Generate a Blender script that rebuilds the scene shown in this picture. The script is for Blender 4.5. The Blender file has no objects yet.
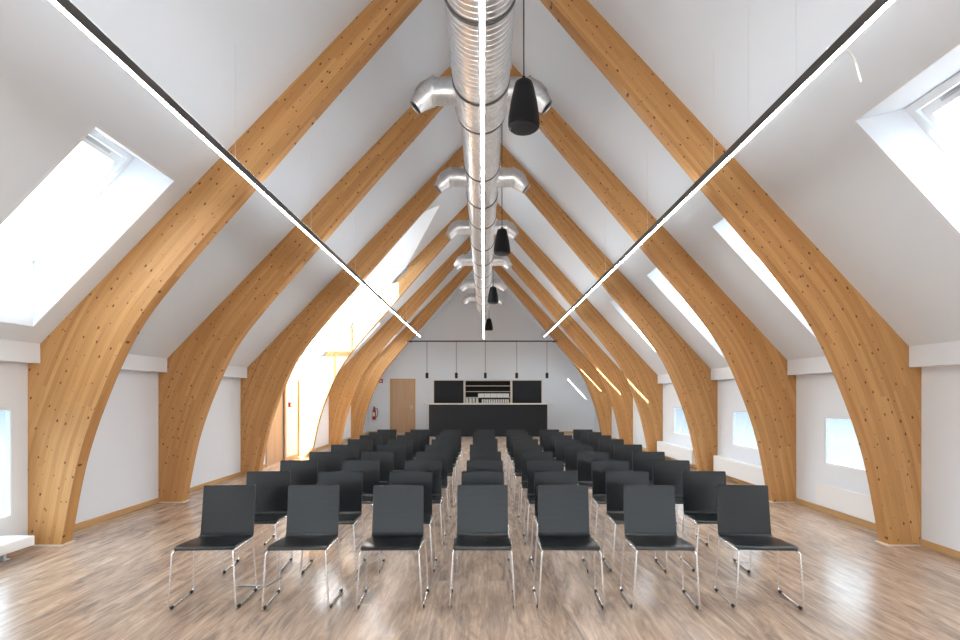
import bpy, bmesh, math, random
from mathutils import Vector, Matrix
random.seed(7)
S = bpy.context.scene
COL = S.collection
PI = math.pi

# ------------------------------------------------------------------ camera
HC = 1.57
cd = bpy.data.cameras.new('camera'); cam = bpy.data.objects.new('camera', cd); COL.objects.link(cam)
cam.location = (0, 0, HC); cam.rotation_euler = (PI/2, 0, 0)
cd.sensor_width = 36; cd.lens = 510/960*36
cd.shift_x = -4/960; cd.shift_y = 75/960
cd.clip_start = .05; cd.clip_end = 200
S.camera = cam

# ------------------------------------------------------------------ world, sun, exposure
S.view_settings.view_transform = 'Standard'; S.view_settings.look = 'None'
S.view_settings.gamma = 1; S.view_settings.use_curve_mapping = False
S.view_settings.exposure = 2.12
S.cycles.use_light_tree = False; S.cycles.use_denoising = True; S.cycles.caustics_reflective = False
S.cycles.max_bounces = 14; S.cycles.diffuse_bounces = 8; S.cycles.glossy_bounces = 5
S.cycles.transparent_max_bounces = 16
S.cycles.sample_clamp_indirect = 6
W = bpy.data.worlds.new('sky'); S.world = W; W.use_nodes = True
wn = W.node_tree.nodes; wl = W.node_tree.links
for n in list(wn): wn.remove(n)
geo = wn.new('ShaderNodeTexCoord'); sp = wn.new('ShaderNodeSeparateXYZ'); cr = wn.new('ShaderNodeValToRGB')
bg = wn.new('ShaderNodeBackground'); wo = wn.new('ShaderNodeOutputWorld')
mr = wn.new('ShaderNodeMapRange'); mr.inputs['From Min'].default_value = -.5; mr.inputs['From Max'].default_value = .5
wl.new(geo.outputs['Generated'], sp.inputs[0]); wl.new(sp.outputs[2], mr.inputs['Value'])
wl.new(mr.outputs[0], cr.inputs[0]); wl.new(cr.outputs[0], bg.inputs[0]); wl.new(bg.outputs[0], wo.inputs[0])
e = cr.color_ramp.elements
e[0].position = 0.0; e[0].color = (.16, .18, .19, 1)
e[1].position = 1.0; e[1].color = (.80, .93, 1.0, 1)
for p, c in ((.36, (.16, .18, .19, 1)), (.43, (.165, .18, .19, 1)), (.478, (.098, .130, .165, 1)), (.55, (.16, .20, .23, 1)), (.70, (.54, .64, .70, 1))):
    k = cr.color_ramp.elements.new(p); k.color = c
bg.inputs[1].default_value = 2.3
sd = bpy.data.lights.new('sun', 'SUN'); sun = bpy.data.objects.new('sun', sd); COL.objects.link(sun)
sd.energy = 10; sd.angle = math.radians(.6); sd.color = (1, .97, .93)
sun.rotation_euler = Vector((0.0, 1, -.75)).to_track_quat('-Z', 'Y').to_euler(); sun.location = (0, -12, 12)

def portal(name, c, nrm, sx, sy, up=(0, 1, 0)):
    l = bpy.data.lights.new(name, 'AREA'); o = bpy.data.objects.new(name, l); COL.objects.link(o)
    l.shape = 'RECTANGLE'; l.size = sx; l.size_y = sy
    z = -Vector(nrm).normalized(); y = Vector(up); x = y.cross(z).normalized(); y = z.cross(x)
    m = Matrix((x, y, z)).transposed().to_4x4(); m.translation = Vector(c); o.matrix_world = m
    l.cycles.is_portal = True
    return o

# ------------------------------------------------------------------ materials
def mat(name, col=(.8, .8, .8), rough=.5, metal=0, emit=None, es=0, bump=0, bscale=200, spec=.5, coat=0):
    m = bpy.data.materials.new(name); m.use_nodes = True
    nt = m.node_tree; b = nt.nodes['Principled BSDF']
    b.inputs['Base Color'].default_value = (*col, 1); b.inputs['Roughness'].default_value = rough
    b.inputs['Metallic'].default_value = metal; b.inputs['Specular IOR Level'].default_value = spec
    b.inputs['Coat Weight'].default_value = coat
    if emit: b.inputs['Emission Color'].default_value = (*emit, 1); b.inputs['Emission Strength'].default_value = es
    # faint procedural variation so nothing is perfectly flat
    tc = nt.nodes.new('ShaderNodeTexCoord'); no = nt.nodes.new('ShaderNodeTexNoise'); no.inputs['Scale'].default_value = bscale
    nt.links.new(tc.outputs['Object'], no.inputs['Vector'])
    if bump:
        bp = nt.nodes.new('ShaderNodeBump'); bp.inputs['Strength'].default_value = bump; bp.inputs['Distance'].default_value = .002
        nt.links.new(no.outputs[0], bp.inputs['Height']); nt.links.new(bp.outputs[0], b.inputs['Normal'])
    else:
        mp = nt.nodes.new('ShaderNodeMapRange'); mp.inputs['To Min'].default_value = max(0, rough-.04); mp.inputs['To Max'].default_value = min(1, rough+.04)
        nt.links.new(no.outputs[0], mp.inputs['Value']); nt.links.new(mp.outputs[0], b.inputs['Roughness'])
    return m

M = {}
M['wall'] = mat('wall_paint', (.78, .83, .885), .8, bump=.08, bscale=60)
M['ceil'] = mat('ceiling_paint', (.745, .815, .885), .85, bump=.08, bscale=60)
M['white'] = mat('white_lacquer', (.84, .85, .86), .4)
M['frame'] = mat('window_frame_white', (.80, .83, .85), .35)
M['dark'] = mat('anthracite_panel', (.012, .014, .018), .5, spec=.3)
M['black'] = mat('black_plastic', (.008, .008, .009), .5, spec=.25)
M['rubber'] = mat('rubber', (.01, .01, .01), .6)
M['chrome'] = mat('chrome', (.93, .93, .94), .26, 1)
M['alu'] = mat('lamp_housing', (.10, .10, .10), .45, .3)
M['shellw'] = mat('cabinet_edge', (.70, .64, .56), .45)
M['led'] = mat('led_diffuser', (.9, .9, .9), .5, emit=(.98, .95, .91), es=21)
M['ceil_fill'] = mat('added_ceiling_fill', (.9, .9, .9), .5, emit=(.93, .97, 1), es=4.2)  # added emission that fills the ceiling, not part of the lamps
M['red'] = mat('red_paint', (.45, .02, .015), .3)
M['cord'] = mat('cord', (.03, .03, .03), .6)
M['wire'] = mat('steel_wire', (.75, .75, .75), .35, .6)
M['whiteplast'] = mat('white_ceramic', (.82, .82, .80), .25)
M['plywoodedge'] = mat('plywood_edge', (.10, .075, .05), .4)
M['steel'] = mat('brushed_steel', (.55, .56, .57), .35, 1)

def nodes(m): return m.node_tree.nodes, m.node_tree.links, m.node_tree.nodes['Principled BSDF']
def nd(n, t, **kw):
    x = n.new(t)
    for k, v in kw.items():
        if k in x.inputs: x.inputs[k].default_value = v
        else: setattr(x, k, v)
    return x
def ramp(n, stops):
    r = n.new('ShaderNodeValToRGB'); el = r.color_ramp.elements
    el[0].position, el[0].color = stops[0][0], (*stops[0][1], 1)
    el[1].position, el[1].color = stops[-1][0], (*stops[-1][1], 1)
    for p, c in stops[1:-1]:
        k = el.new(p); k.color = (*c, 1)
    return r
def mixc(n, l, fac, a, b, mode='MIX'):
    x = n.new('ShaderNodeMix'); x.data_type = 'RGBA'; x.blend_type = mode
    for s, v in ((0, fac), (6, a), (7, b)):
        if hasattr(v, 'links'): l.new(v, x.inputs[s])
        else: x.inputs[s].default_value = v if isinstance(v, (int, float)) else (*v, 1)
    return x.outputs[2]

def glulam(name, knots=True, base=1.0):
    """uv in metres: u along the beam, v across the laminations"""
    m = bpy.data.materials.new(name); m.use_nodes = True; n, l, b = nodes(m)
    uv = nd(n, 'ShaderNodeUVMap'); uv.uv_map = 'UVMap'
    sx = nd(n, 'ShaderNodeSeparateXYZ'); l.new(uv.outputs[0], sx.inputs[0])
    lam = nd(n, 'ShaderNodeMath', operation='MULTIPLY'); l.new(sx.outputs[1], lam.inputs[0]); lam.inputs[1].default_value = 1/.042
    fl = nd(n, 'ShaderNodeMath', operation='FLOOR'); l.new(lam.outputs[0], fl.inputs[0])
    # board index along a lamination: boards of ~2.2 m, shifted per lamination
    ub = nd(n, 'ShaderNodeMath', operation='MULTIPLY_ADD'); l.new(fl.outputs[0], ub.inputs[0]); ub.inputs[1].default_value = .73; l.new(sx.outputs[0], ub.inputs[2])
    ud = nd(n, 'ShaderNodeMath', operation='DIVIDE'); l.new(ub.outputs[0], ud.inputs[0]); ud.inputs[1].default_value = 2.2
    uf = nd(n, 'ShaderNodeMath', operation='FLOOR'); l.new(ud.outputs[0], uf.inputs[0])
    cb = nd(n, 'ShaderNodeCombineXYZ'); l.new(fl.outputs[0], cb.inputs[0]); l.new(uf.outputs[0], cb.inputs[1])
    oi = nd(n, 'ShaderNodeObjectInfo'); l.new(oi.outputs['Random'], cb.inputs[2])
    wn_ = nd(n, 'ShaderNodeTexWhiteNoise'); wn_.noise_dimensions = '3D'; l.new(cb.outputs[0], wn_.inputs['Vector'])
    # grain
    mp = nd(n, 'ShaderNodeMapping'); mp.inputs['Scale'].default_value = (1.6, 60, 1); l.new(uv.outputs[0], mp.inputs[0])
    gn = nd(n, 'ShaderNodeTexNoise', Scale=1.0, Detail=4.0, Roughness=.6); l.new(mp.outputs[0], gn.inputs['Vector'])
    c1 = ramp(n, [(0, (.50, .255, .092)), (.5, (.55, .295, .110)), (1, (.62, .345, .140))]); l.new(wn_.outputs[0], c1.inputs[0])
    c2 = ramp(n, [(.3, (.86, .82, .75)), (.5, (.98, .975, .965)), (.7, (1.06, 1.05, 1.03))]); l.new(gn.outputs[0], c2.inputs[0])
    col = mixc(n, l, 1.0, c1.outputs[0], c2.outputs[0], 'MULTIPLY')
    # knots: sparse voronoi cells in uv space
    mk = nd(n, 'ShaderNodeMapping'); mk.inputs['Scale'].default_value = (8, 13.0, 1); l.new(uv.outputs[0], mk.inputs[0])
    ad = nd(n, 'ShaderNodeVectorMath', operation='ADD'); l.new(mk.outputs[0], ad.inputs[0])
    sc = nd(n, 'ShaderNodeMath', operation='MULTIPLY'); l.new(oi.outputs['Random'], sc.inputs[0]); sc.inputs[1].default_value = 97
    cz = nd(n, 'ShaderNodeCombineXYZ'); l.new(sc.outputs[0], cz.inputs[0]); l.new(cz.outputs[0], ad.inputs[1])
    vo = nd(n, 'ShaderNodeTexVoronoi', Randomness=1.0); vo.voronoi_dimensions = '2D'; l.new(ad.outputs[0], vo.inputs['Vector'])
    vo.inputs['Scale'].default_value = 1.0
    sz = nd(n, 'ShaderNodeSeparateColor'); l.new(vo.outputs['Color'], sz.inputs[0])
    rad = nd(n, 'ShaderNodeMapRange'); l.new(sz.outputs[0], rad.inputs['Value']); rad.inputs['From Min'].default_value = .25
    rad.inputs['To Min'].default_value = 0.0; rad.inputs['To Max'].default_value = .14
    df = nd(n, 'ShaderNodeMath', operation='SUBTRACT'); l.new(rad.outputs[0], df.inputs[0]); l.new(vo.outputs['Distance'], df.inputs[1])
    kf = nd(n, 'ShaderNodeMapRange'); l.new(df.outputs[0], kf.inputs['Value']); kf.inputs['From Min'].default_value = -.02; kf.inputs['From Max'].default_value = .05
    kf.inputs['To Max'].default_value = .95
    col = mixc(n, l, kf.outputs[0], col, (.10, .035, .012))
    l.new(col, b.inputs['Base Color']); b.inputs['Roughness'].default_value = .48; b.inputs['Specular IOR Level'].default_value = .35
    bp = nd(n, 'ShaderNodeBump', Strength=.06, Distance=.002); l.new(gn.outputs[0], bp.inputs['Height']); l.new(bp.outputs[0], b.inputs['Normal'])
    return m
M['glulam'] = glulam('spruce_glulam')

def floor_mat():
    m = bpy.data.materials.new('oak_laminate'); m.use_nodes = True; n, l, b = nodes(m)
    tc = nd(n, 'ShaderNodeTexCoord')
    rot = nd(n, 'ShaderNodeMapping'); rot.inputs['Rotation'].default_value = (0, 0, PI/2); l.new(tc.outputs['Object'], rot.inputs[0])
    br = nd(n, 'ShaderNodeTexBrick'); l.new(rot.outputs[0], br.inputs['Vector'])
    br.inputs['Color1'].default_value = (.2, .2, .2, 1); br.inputs['Color2'].default_value = (.8, .8, .8, 1); br.inputs['Mortar'].default_value = (.5, .5, .5, 1)
    br.inputs['Scale'].default_value = 1; br.inputs['Brick Width'].default_value = 1.28; br.inputs['Row Height'].default_value = .192
    br.inputs['Mortar Size'].default_value = .0016; br.offset = .37
    mp = nd(n, 'ShaderNodeMapping'); mp.inputs['Scale'].default_value = (4.2, .8, 1); l.new(tc.outputs['Object'], mp.inputs[0])
    vm = nd(n, 'ShaderNodeVectorMath', operation='MULTIPLY_ADD'); l.new(br.outputs[0], vm.inputs[0]); vm.inputs[1].default_value = (9, 9, 9); l.new(mp.outputs[0], vm.inputs[2])
    n1 = nd(n, 'ShaderNodeTexNoise', Scale=2.0, Detail=8.0, Roughness=.68, Distortion=1.2); l.new(vm.outputs[0], n1.inputs['Vector'])
    mp2 = nd(n, 'ShaderNodeMapping'); mp2.inputs['Scale'].default_value = (45, 3.0, 1); l.new(tc.outputs['Object'], mp2.inputs[0])
    n2 = nd(n, 'ShaderNodeTexNoise', Scale=1.0, Detail=4.0, Roughness=.6); l.new(mp2.outputs[0], n2.inputs['Vector'])
    c1 = ramp(n, [(.28, (.23, .19, .17)), (.42, (.38, .29, .235)), (.52, (.52, .385, .29)), (.68, (.66, .51, .40))]); l.new(n1.outputs[0], c1.inputs[0])
    c2 = ramp(n, [(.3, (.74, .74, .75)), (.7, (1.12, 1.11, 1.09))]); l.new(n2.outputs[0], c2.inputs[0])
    col = mixc(n, l, 1.0, c1.outputs[0], c2.outputs[0], 'MULTIPLY')
    pv = ramp(n, [(.1, (.90, .90, .91)), (.9, (1.07, 1.06, 1.05))]); l.new(br.outputs[0], pv.inputs[0])
    col = mixc(n, l, 1.0, col, pv.outputs[0], 'MULTIPLY')
    col = mixc(n, l, br.outputs['Fac'], col, (.33, .25, .20))
    l.new(col, b.inputs['Base Color']); b.inputs['Roughness'].default_value = .25; b.inputs['Specular IOR Level'].default_value = .5
    bp = nd(n, 'ShaderNodeBump', Strength=.05, Distance=.002); l.new(n2.outputs[0], bp.inputs['Height']); l.new(bp.outputs[0], b.inputs['Normal'])
    return m
M['floor'] = floor_mat()

def wood_mat(name, a, c, rough=.45, sc=(30, 30, 1.5)):
    m = bpy.data.materials.new(name); m.use_nodes = True; n, l, b = nodes(m)
    tc = nd(n, 'ShaderNodeTexCoord'); mp = nd(n, 'ShaderNodeMapping'); mp.inputs['Scale'].default_value = sc; l.new(tc.outputs['Object'], mp.inputs[0])
    no = nd(n, 'ShaderNodeTexNoise', Scale=1.0, Detail=4.0); l.new(mp.outputs[0], no.inputs['Vector'])
    r = ramp(n, [(.3, a), (.7, c)]); l.new(no.outputs[0], r.inputs[0]); l.new(r.outputs[0], b.inputs['Base Color']); b.inputs['Roughness'].default_value = rough
    return m
M['doorwood'] = wood_mat('oak_door_veneer', (.50, .32, .19), (.58, .39, .25))
M['base'] = wood_mat('baseboard_wood', (.52, .31, .13), (.60, .38, .18), sc=(4, 1.5, 40))
M['ply'] = wood_mat('black_stained_plywood', (.005, .0065, .008), (.008, .0105, .012), .28, (4, 4, 40))

def duct_mat():
    m = bpy.data.materials.new('galvanised_steel'); m.use_nodes = True; n, l, b = nodes(m)
    tc = nd(n, 'ShaderNodeTexCoord'); vo = nd(n, 'ShaderNodeTexVoronoi', Scale=22.0); l.new(tc.outputs['Object'], vo.inputs['Vector'])
    s = nd(n, 'ShaderNodeSeparateColor'); l.new(vo.outputs['Color'], s.inputs[0])
    r = ramp(n, [(0, (.60, .61, .62)), (1, (.70, .71, .72))]); l.new(s.outputs[0], r.inputs[0]); l.new(r.outputs[0], b.inputs['Base Color'])
    q = nd(n, 'ShaderNodeMapRange'); l.new(s.outputs[1], q.inputs['Value']); q.inputs['To Min'].default_value = .34; q.inputs['To Max'].default_value = .42
    l.new(q.outputs[0], b.inputs['Roughness']); b.inputs['Metallic'].default_value = 1
    return m
M['duct'] = duct_mat()

def glass_mat(name, tint=(1, 1, 1)):
    m = bpy.data.materials.new(name); m.use_nodes = True; n = m.node_tree.nodes; l = m.node_tree.links
    for x in list(n): n.remove(x)
    o = n.new('ShaderNodeOutputMaterial'); t = n.new('ShaderNodeBsdfTransparent'); t.inputs[0].default_value = (*tint, 1)
    g = n.new('ShaderNodeBsdfGlossy'); g.inputs['Roughness'].default_value = .02; lw = n.new('ShaderNodeLayerWeight'); lw.inputs[0].default_value = .5; pw = n.new('ShaderNodeMath'); pw.operation = 'POWER'; pw.inputs[1].default_value = 4
    fr = n.new('ShaderNodeMath'); fr.operation = 'MULTIPLY_ADD'; fr.inputs[1].default_value = .5; fr.inputs[2].default_value = .03
    l.new(lw.outputs['Facing'], pw.inputs[0]); l.new(pw.outputs[0], fr.inputs[0])
    mx = n.new('ShaderNodeMixShader'); l.new(fr.outputs[0], mx.inputs[0]); l.new(t.outputs[0], mx.inputs[1]); l.new(g.outputs[0], mx.inputs[2]); l.new(mx.outputs[0], o.inputs[0])
    return m
M['glass'] = glass_mat('window_glass')
M['tinted'] = glass_mat('tinted_glass', (.80, .83, .85))

# ------------------------------------------------------------------ mesh helpers
def link(name, bm, m, parent=None, smooth=False, kind=None, matworld=None):
    me = bpy.data.meshes.new(name); bm.normal_update(); bm.to_mesh(me); bm.free()
    o = bpy.data.objects.new(name, me); COL.objects.link(o)
    for x in (m if isinstance(m, (list, tuple)) else [m]): me.materials.append(x)
    if smooth:
        for p in me.polygons: p.use_smooth = True
    if parent: o.parent = parent
    if kind: o['kind'] = kind
    return o
def smooth_by_angle(o, a=35):
    me = o.data
    bm = bmesh.new(); bm.from_mesh(me)
    for f in bm.faces: f.smooth = True
    for ed in bm.edges:
        ed.smooth = not (len(ed.link_faces) == 2 and ed.calc_face_angle(0) > math.radians(a))
    bm.to_mesh(me); bm.free(); return o
def box(bm, x0, x1, y0, y1, z0, z1, bev=0):
    vs = [bm.verts.new((x, y, z)) for x in (x0, x1) for y in (y0, y1) for z in (z0, z1)]
    fs = []
    for q in ((0, 1, 3, 2), (4, 6, 7, 5), (0, 4, 5, 1), (2, 3, 7, 6), (0, 2, 6, 4), (1, 5, 7, 3)):
        fs.append(bm.faces.new([vs[i] for i in q]))
    if bev:
        es = list({ed for f in fs for ed in f.edges})
        bmesh.ops.bevel(bm, geom=es, offset=bev, segments=2, affect='EDGES', profile=.5)
    return bm
def B(*a, **k):
    bm = bmesh.new(); return box(bm, *a, **k)
def poly(bm, pts):
    return bm.faces.new([bm.verts.new(p) for p in pts])
def slab(bm, pts, off):
    """closed prism from polygon pts, extruded by vector off"""
    off = Vector(off)
    a = [bm.verts.new(p) for p in pts]; b = [bm.verts.new(Vector(p)+off) for p in pts]
    bm.faces.new(a); bm.faces.new(b[::-1])
    for i in range(len(a)):
        j = (i+1) % len(a); bm.faces.new((a[j], a[i], b[i], b[j]))
    bmesh.ops.recalc_face_normals(bm, faces=bm.faces)
def tube(bm, pts, r, seg=8, cap=True, closed=False):
    pts = [Vector(p) for p in pts]; n = len(pts); rings = []
    rr = r if isinstance(r, (list, tuple)) else [r]*n
    t0 = (pts[1]-pts[0]).normalized()
    ref = Vector((0, 0, 1)) if abs(t0.z) < .9 else Vector((1, 0, 0))
    nv = (ref - t0*ref.dot(t0)).normalized()
    for i, p in enumerate(pts):
        if closed: t = (pts[(i+1) % n]-pts[i-1]).normalized()
        elif i == 0: t = t0
        elif i == n-1: t = (pts[-1]-pts[-2]).normalized()
        else: t = ((pts[i+1]-p).normalized()+(p-pts[i-1]).normalized()).normalized()
        nv = (nv - t*nv.dot(t)).normalized(); bv = t.cross(nv)
        rings.append([bm.verts.new(p+(nv*math.cos(a)+bv*math.sin(a))*rr[i]) for a in [2*PI*k/seg for k in range(seg)]])
    for i in range(n if closed else n-1):
        A, Bq = rings[i], rings[(i+1) % n]
        for k in range(seg):
            bm.faces.new((A[k], A[(k+1) % seg], Bq[(k+1) % seg], Bq[k]))
    if cap and not closed:
        bm.faces.new(rings[0][::-1]); bm.faces.new(rings[-1])
    return bm
def fillet(pts, r, seg=5):
    """round the inner corners of a polyline"""
    pts = [Vector(p) for p in pts]; out = [pts[0]]
    for i in range(1, len(pts)-1):
        a, p, c = pts[i-1], pts[i], pts[i+1]
        ri = min(r, (a-p).length*.49, (c-p).length*.49)
        s, t = p+(a-p).normalized()*ri, p+(c-p).normalized()*ri
        for k in range(seg+1):
            f = k/seg; out.append(s*(1-f)**2+p*2*f*(1-f)+t*f*f)
    out.append(pts[-1]); return out
def lathe(bm, prof, c=(0, 0, 0), seg=24, axis='Z'):
    rings = []
    for r, h in prof:
        rg = []
        for k in range(seg):
            a = 2*PI*k/seg; p = (r*math.cos(a), r*math.sin(a), h)
            if axis == 'Y': p = (p[0], h, p[1])
            rg.append(bm.verts.new(Vector(c)+Vector(p)))
        rings.append(rg)
    for A, Bq in zip(rings, rings[1:]):
        for k in range(seg): bm.faces.new((A[k], A[(k+1) % seg], Bq[(k+1) % seg], Bq[k]))
    bm.faces.new(rings[0][::-1]); bm.faces.new(rings[-1])
    bmesh.ops.recalc_face_normals(bm, faces=bm.faces)
    return bm
def empty(name, loc, label=None, cat=None, group=None, rz=0):
    o = bpy.data.objects.new(name, None); COL.objects.link(o); o.location = loc; o.rotation_euler = (0, 0, rz)
    o.empty_display_size = .1
    tag(o, label, cat, group); return o
def tag(o, label=None, cat=None, group=None, kind=None):
    if label: o['label'] = label
    if cat: o['category'] = cat
    if group: o['group'] = group
    if kind: o['kind'] = kind
    return o
def copy_tree(o, parent=None):
    c = o.copy(); COL.objects.link(c); c.parent = parent
    for ch in list(KIDS.get(o.name, [])): copy_tree2(ch, c)
    return c
def copy_tree2(o, parent):
    c = o.copy(); COL.objects.link(c); c.parent = parent
    for ch in list(KIDS.get(o.name, [])): copy_tree2(ch, c)
KIDS = {}
def record(o):
    KIDS[o.name] = list(o.children)
    for c in o.children: record(c)

# ------------------------------------------------------------------ room dimensions
YB, YE = -3.5, 21.0                 # wall behind the camera, far gable
WL, WR = -4.75, 4.555                # side walls
RX, RZ = -.02, 6.86                 # ridge
SL, SR = 1.034, 1.0765              # slopes
def zl(x): return RZ + SL*(x-RX)
def zr(x): return RZ - SR*(x-RX)
ARCH_Y = [5.31, 7.44, 9.95, 13.0, 15.6, 18.2]; ARCH_T = .14

# floor
fb = B(WL-.15, WR+.15, YB-.15, YE+.15, -.12, 0); fo = link('floor', fb, M['floor'], kind='structure')

# side walls, gable walls
def wall_x(name, xin, xout, y0, y1, z1, holes):
    """wall in a plane of constant x built from blocks round its holes (y0,y1,z0,z1)"""
    ys = sorted({y0, y1, *[h[0] for h in holes], *[h[1] for h in holes]})
    bm = bmesh.new()
    for a, b in zip(ys, ys[1:]):
        hs = [h for h in holes if h[0] <= a+1e-6 and h[1] >= b-1e-6]
        if not hs: box(bm, xin, xout, a, b, 0, z1)
        else:
            h = hs[0]
            if h[2] > 0: box(bm, xin, xout, a, b, 0, h[2])
            if h[3] < z1: box(bm, xin, xout, a, b, h[3], z1)
    bmesh.ops.remove_doubles(bm, verts=bm.verts, dist=1e-5)
    bmesh.ops.recalc_face_normals(bm, faces=bm.faces)
    return link(name, bm, M['wall'], kind='structure')
RW = [(5.80, 6.82, .65, 1.285), (8.32, 9.35, .65, 1.285), (11.2, 12.25, .65, 1.285)]
LW = [(4.05, 5.14, .34, 1.44)]
LDOOR = (11.15, 12.12, 0, 2.06)
wall_x('wall_right', WR, WR+.06, YB, YE, zr(WR), RW)
wall_x('wall_left', WL, WL-.06, YB, 10.09, zl(WL), LW)
w2 = wall_x('wall_left', WL, WL-.2, 10.09, 13.0, 2.16, [LDOOR])
w3 = wall_x('wall_left', WL, WL-.2, 13.0, YE, zl(WL), [])

gb = bmesh.new()
slab(gb, [(WL-.2, YE, 0), (WR+.2, YE, 0), (WR+.2, YE, zr(WR+.2)+.03), (RX, YE, RZ+.03), (WL-.2, YE, zl(WL-.2)+.03)], (0, .2, 0))
link('wall_end', gb, M['wall'], kind='structure')
# rear wall behind the camera; three tall glazed openings added for fill light
gb = bmesh.new()
RWIN = [(-3.7, -1.6), (-1.1, 1.1), (1.6, 3.6)]
xs = [WL-.2]+[v for w in RWIN for v in w]+[WR+.2]
for i, (a, b) in enumerate(zip(xs, xs[1:])):
    top = min(3.0, zl(a) if a < 0 else zr(b)) if i % 2 == 0 else 0
    if i % 2 == 0: box(gb, a, b, YB-.2, YB, 0, max(.3, min(2.2, top)))
    else: box(gb, a, b, YB-.2, YB, 0, .25)
slab(gb, [(WL-.2, YB, 2.2), (WR+.2, YB, 2.2), (WR+.2, YB, 2.21), (RX+3.6, YB, zr(RX+3.6)), (RX, YB, RZ), (RX-3.6, YB, zl(RX-3.6)), (WL-.2, YB, 2.21)], (0, -.2, 0))
link('wall_rear', gb, M['wall'], kind='structure')

def window_flat(name, x, y0, y1, z0, z1, out):
    """casement window in a side wall: frame, glass, sill; out=+1 to the right wall"""
    w = empty(name, (x, (y0+y1)/2, z0)); w['kind'] = 'structure'
    cy = (y0+y1)/2; hw = (y1-y0)/2; H = z1-z0; a, b = sorted((out*.004, out*.05)); f = .02
    bm = bmesh.new()
    box(bm, a, b, -hw, -hw+f, 0, H, ); box(bm, a, b, hw-f, hw, 0, H); box(bm, a, b, -hw+f, hw-f, 0, f); box(bm, a, b, -hw+f, hw-f, H-f, H)
    link('window_frame', bm, M['frame'], w)
    a, b = sorted((out*.012, out*.018)); link('pane', B(a, b, -hw+f, hw-f, f, H-f), M['tinted'], w)
    portal('window_portal', (x+out*.12, cy, z0+H/2), (-out, 0, 0), 2*hw, H, up=(0, 0, 1))
    return w
wi = 1
for h in RW: window_flat('window_%d' % wi, WR, *h, 1); wi += 1
for h in LW: window_flat('window_%d' % wi, WL, *h, -1); wi += 1
for a, b in RWIN:  # unseen rear glazing, added for frontal daylight
    w = empty('window_%d' % wi, ((a+b)/2, YB-.1, .25)); w['kind'] = 'structure'; wi += 1
    hw = (b-a)/2; bm = bmesh.new(); H = 1.95
    for x in (-hw, -.03, hw-.06): box(bm, x, x+.06, -.04, .04, 0, H)
    box(bm, -hw, hw, -.04, .04, 0, .06); box(bm, -hw, hw, -.04, .04, H-.06, H)
    link('window_frame', bm, M['frame'], w); link('pane', B(-hw, hw, -.004, .004, .03, H-.03), M['glass'], w)
    portal('window_portal', ((a+b)/2, YB-.25, 1.2), (0, 1, 0), 2*hw, H, up=(0, 0, 1))

# roof slopes with skylight openings
SKX = (2.90, 4.27)                      # opening in the right slope (x)
SKXL = (3.075, 4.48)                    # left (-x)
R_SKY = [(-2.6, -1.6), (-1.3, -.3), (3.10, 3.99), (5.50, 6.49), (8.1, 9.11), (10.75, 11.78), (13.62, 14.65), (16.38, 17.4), (18.8, 19.83)]  # those behind the camera are unseen, added to brighten the near ceiling
L_SKY = [(-2.6, -1.6), (-1.3, -.3), (4.04, 5.07), (14.2, 15.25), (17.0, 18.05), (18.75, 19.8)]  # same behind the camera; the last is added to brighten the far gable
NR = Vector((SR, 0, 1)).normalized(); NL = Vector((-SL, 0, 1)).normalized()
def rp(x, y, off=0): return Vector((x, y, zr(x)))+NR*off
def lp(x, y, off=0): return Vector((x, y, zl(x)))+NL*off
def slope(name, P, N, xr, xe, y0, y1, hx, holes):
    bm = bmesh.new(); ys = sorted({y0, y1, *[v for h in holes for v in h]})
    T = .05
    for a, b in zip(ys, ys[1:]):
        hole = any(h[0] <= a+1e-6 and h[1] >= b-1e-6 for h in holes)
        rng = [(xr, hx[0]), (hx[1], xe)] if hole else [(xr, xe)]
        for p, q in rng: slab(bm, [P(p, a), P(q, a), P(q, b), P(p, b)], N*T)
    return link(name, bm, M['ceil'], kind='structure')
slope('ceiling_right', rp, NR, RX, WR+.25, YB-.2, YE+.2, SKX, R_SKY)
slope('ceiling_left', lp, NL, RX, WL-.25, YB-.2, 10.02, (-SKXL[0], -SKXL[1]), L_SKY[:3])
slope('ceiling_left', lp, NL, RX, WL-.25, 13.045, YE+.2, (-SKXL[0], -SKXL[1]), L_SKY[3:])
def xl(z): return RX-(RZ-z)/SL
GZ, GE, GY0, GY1 = 5.85, 4.83, 10.02, 13.0; GYM = 11.5
bm = bmesh.new()
slab(bm, [lp(RX, GY0), lp(RX, GYM), lp(xl(GZ), GYM), lp(xl(GE), GY0)], NL*.05)
slab(bm, [lp(RX, GYM), lp(RX, GY1), lp(xl(GE), GY1), lp(xl(GZ), GYM)], NL*.05)
link('ceiling_left', bm, M['ceil'], kind='structure')

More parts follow.
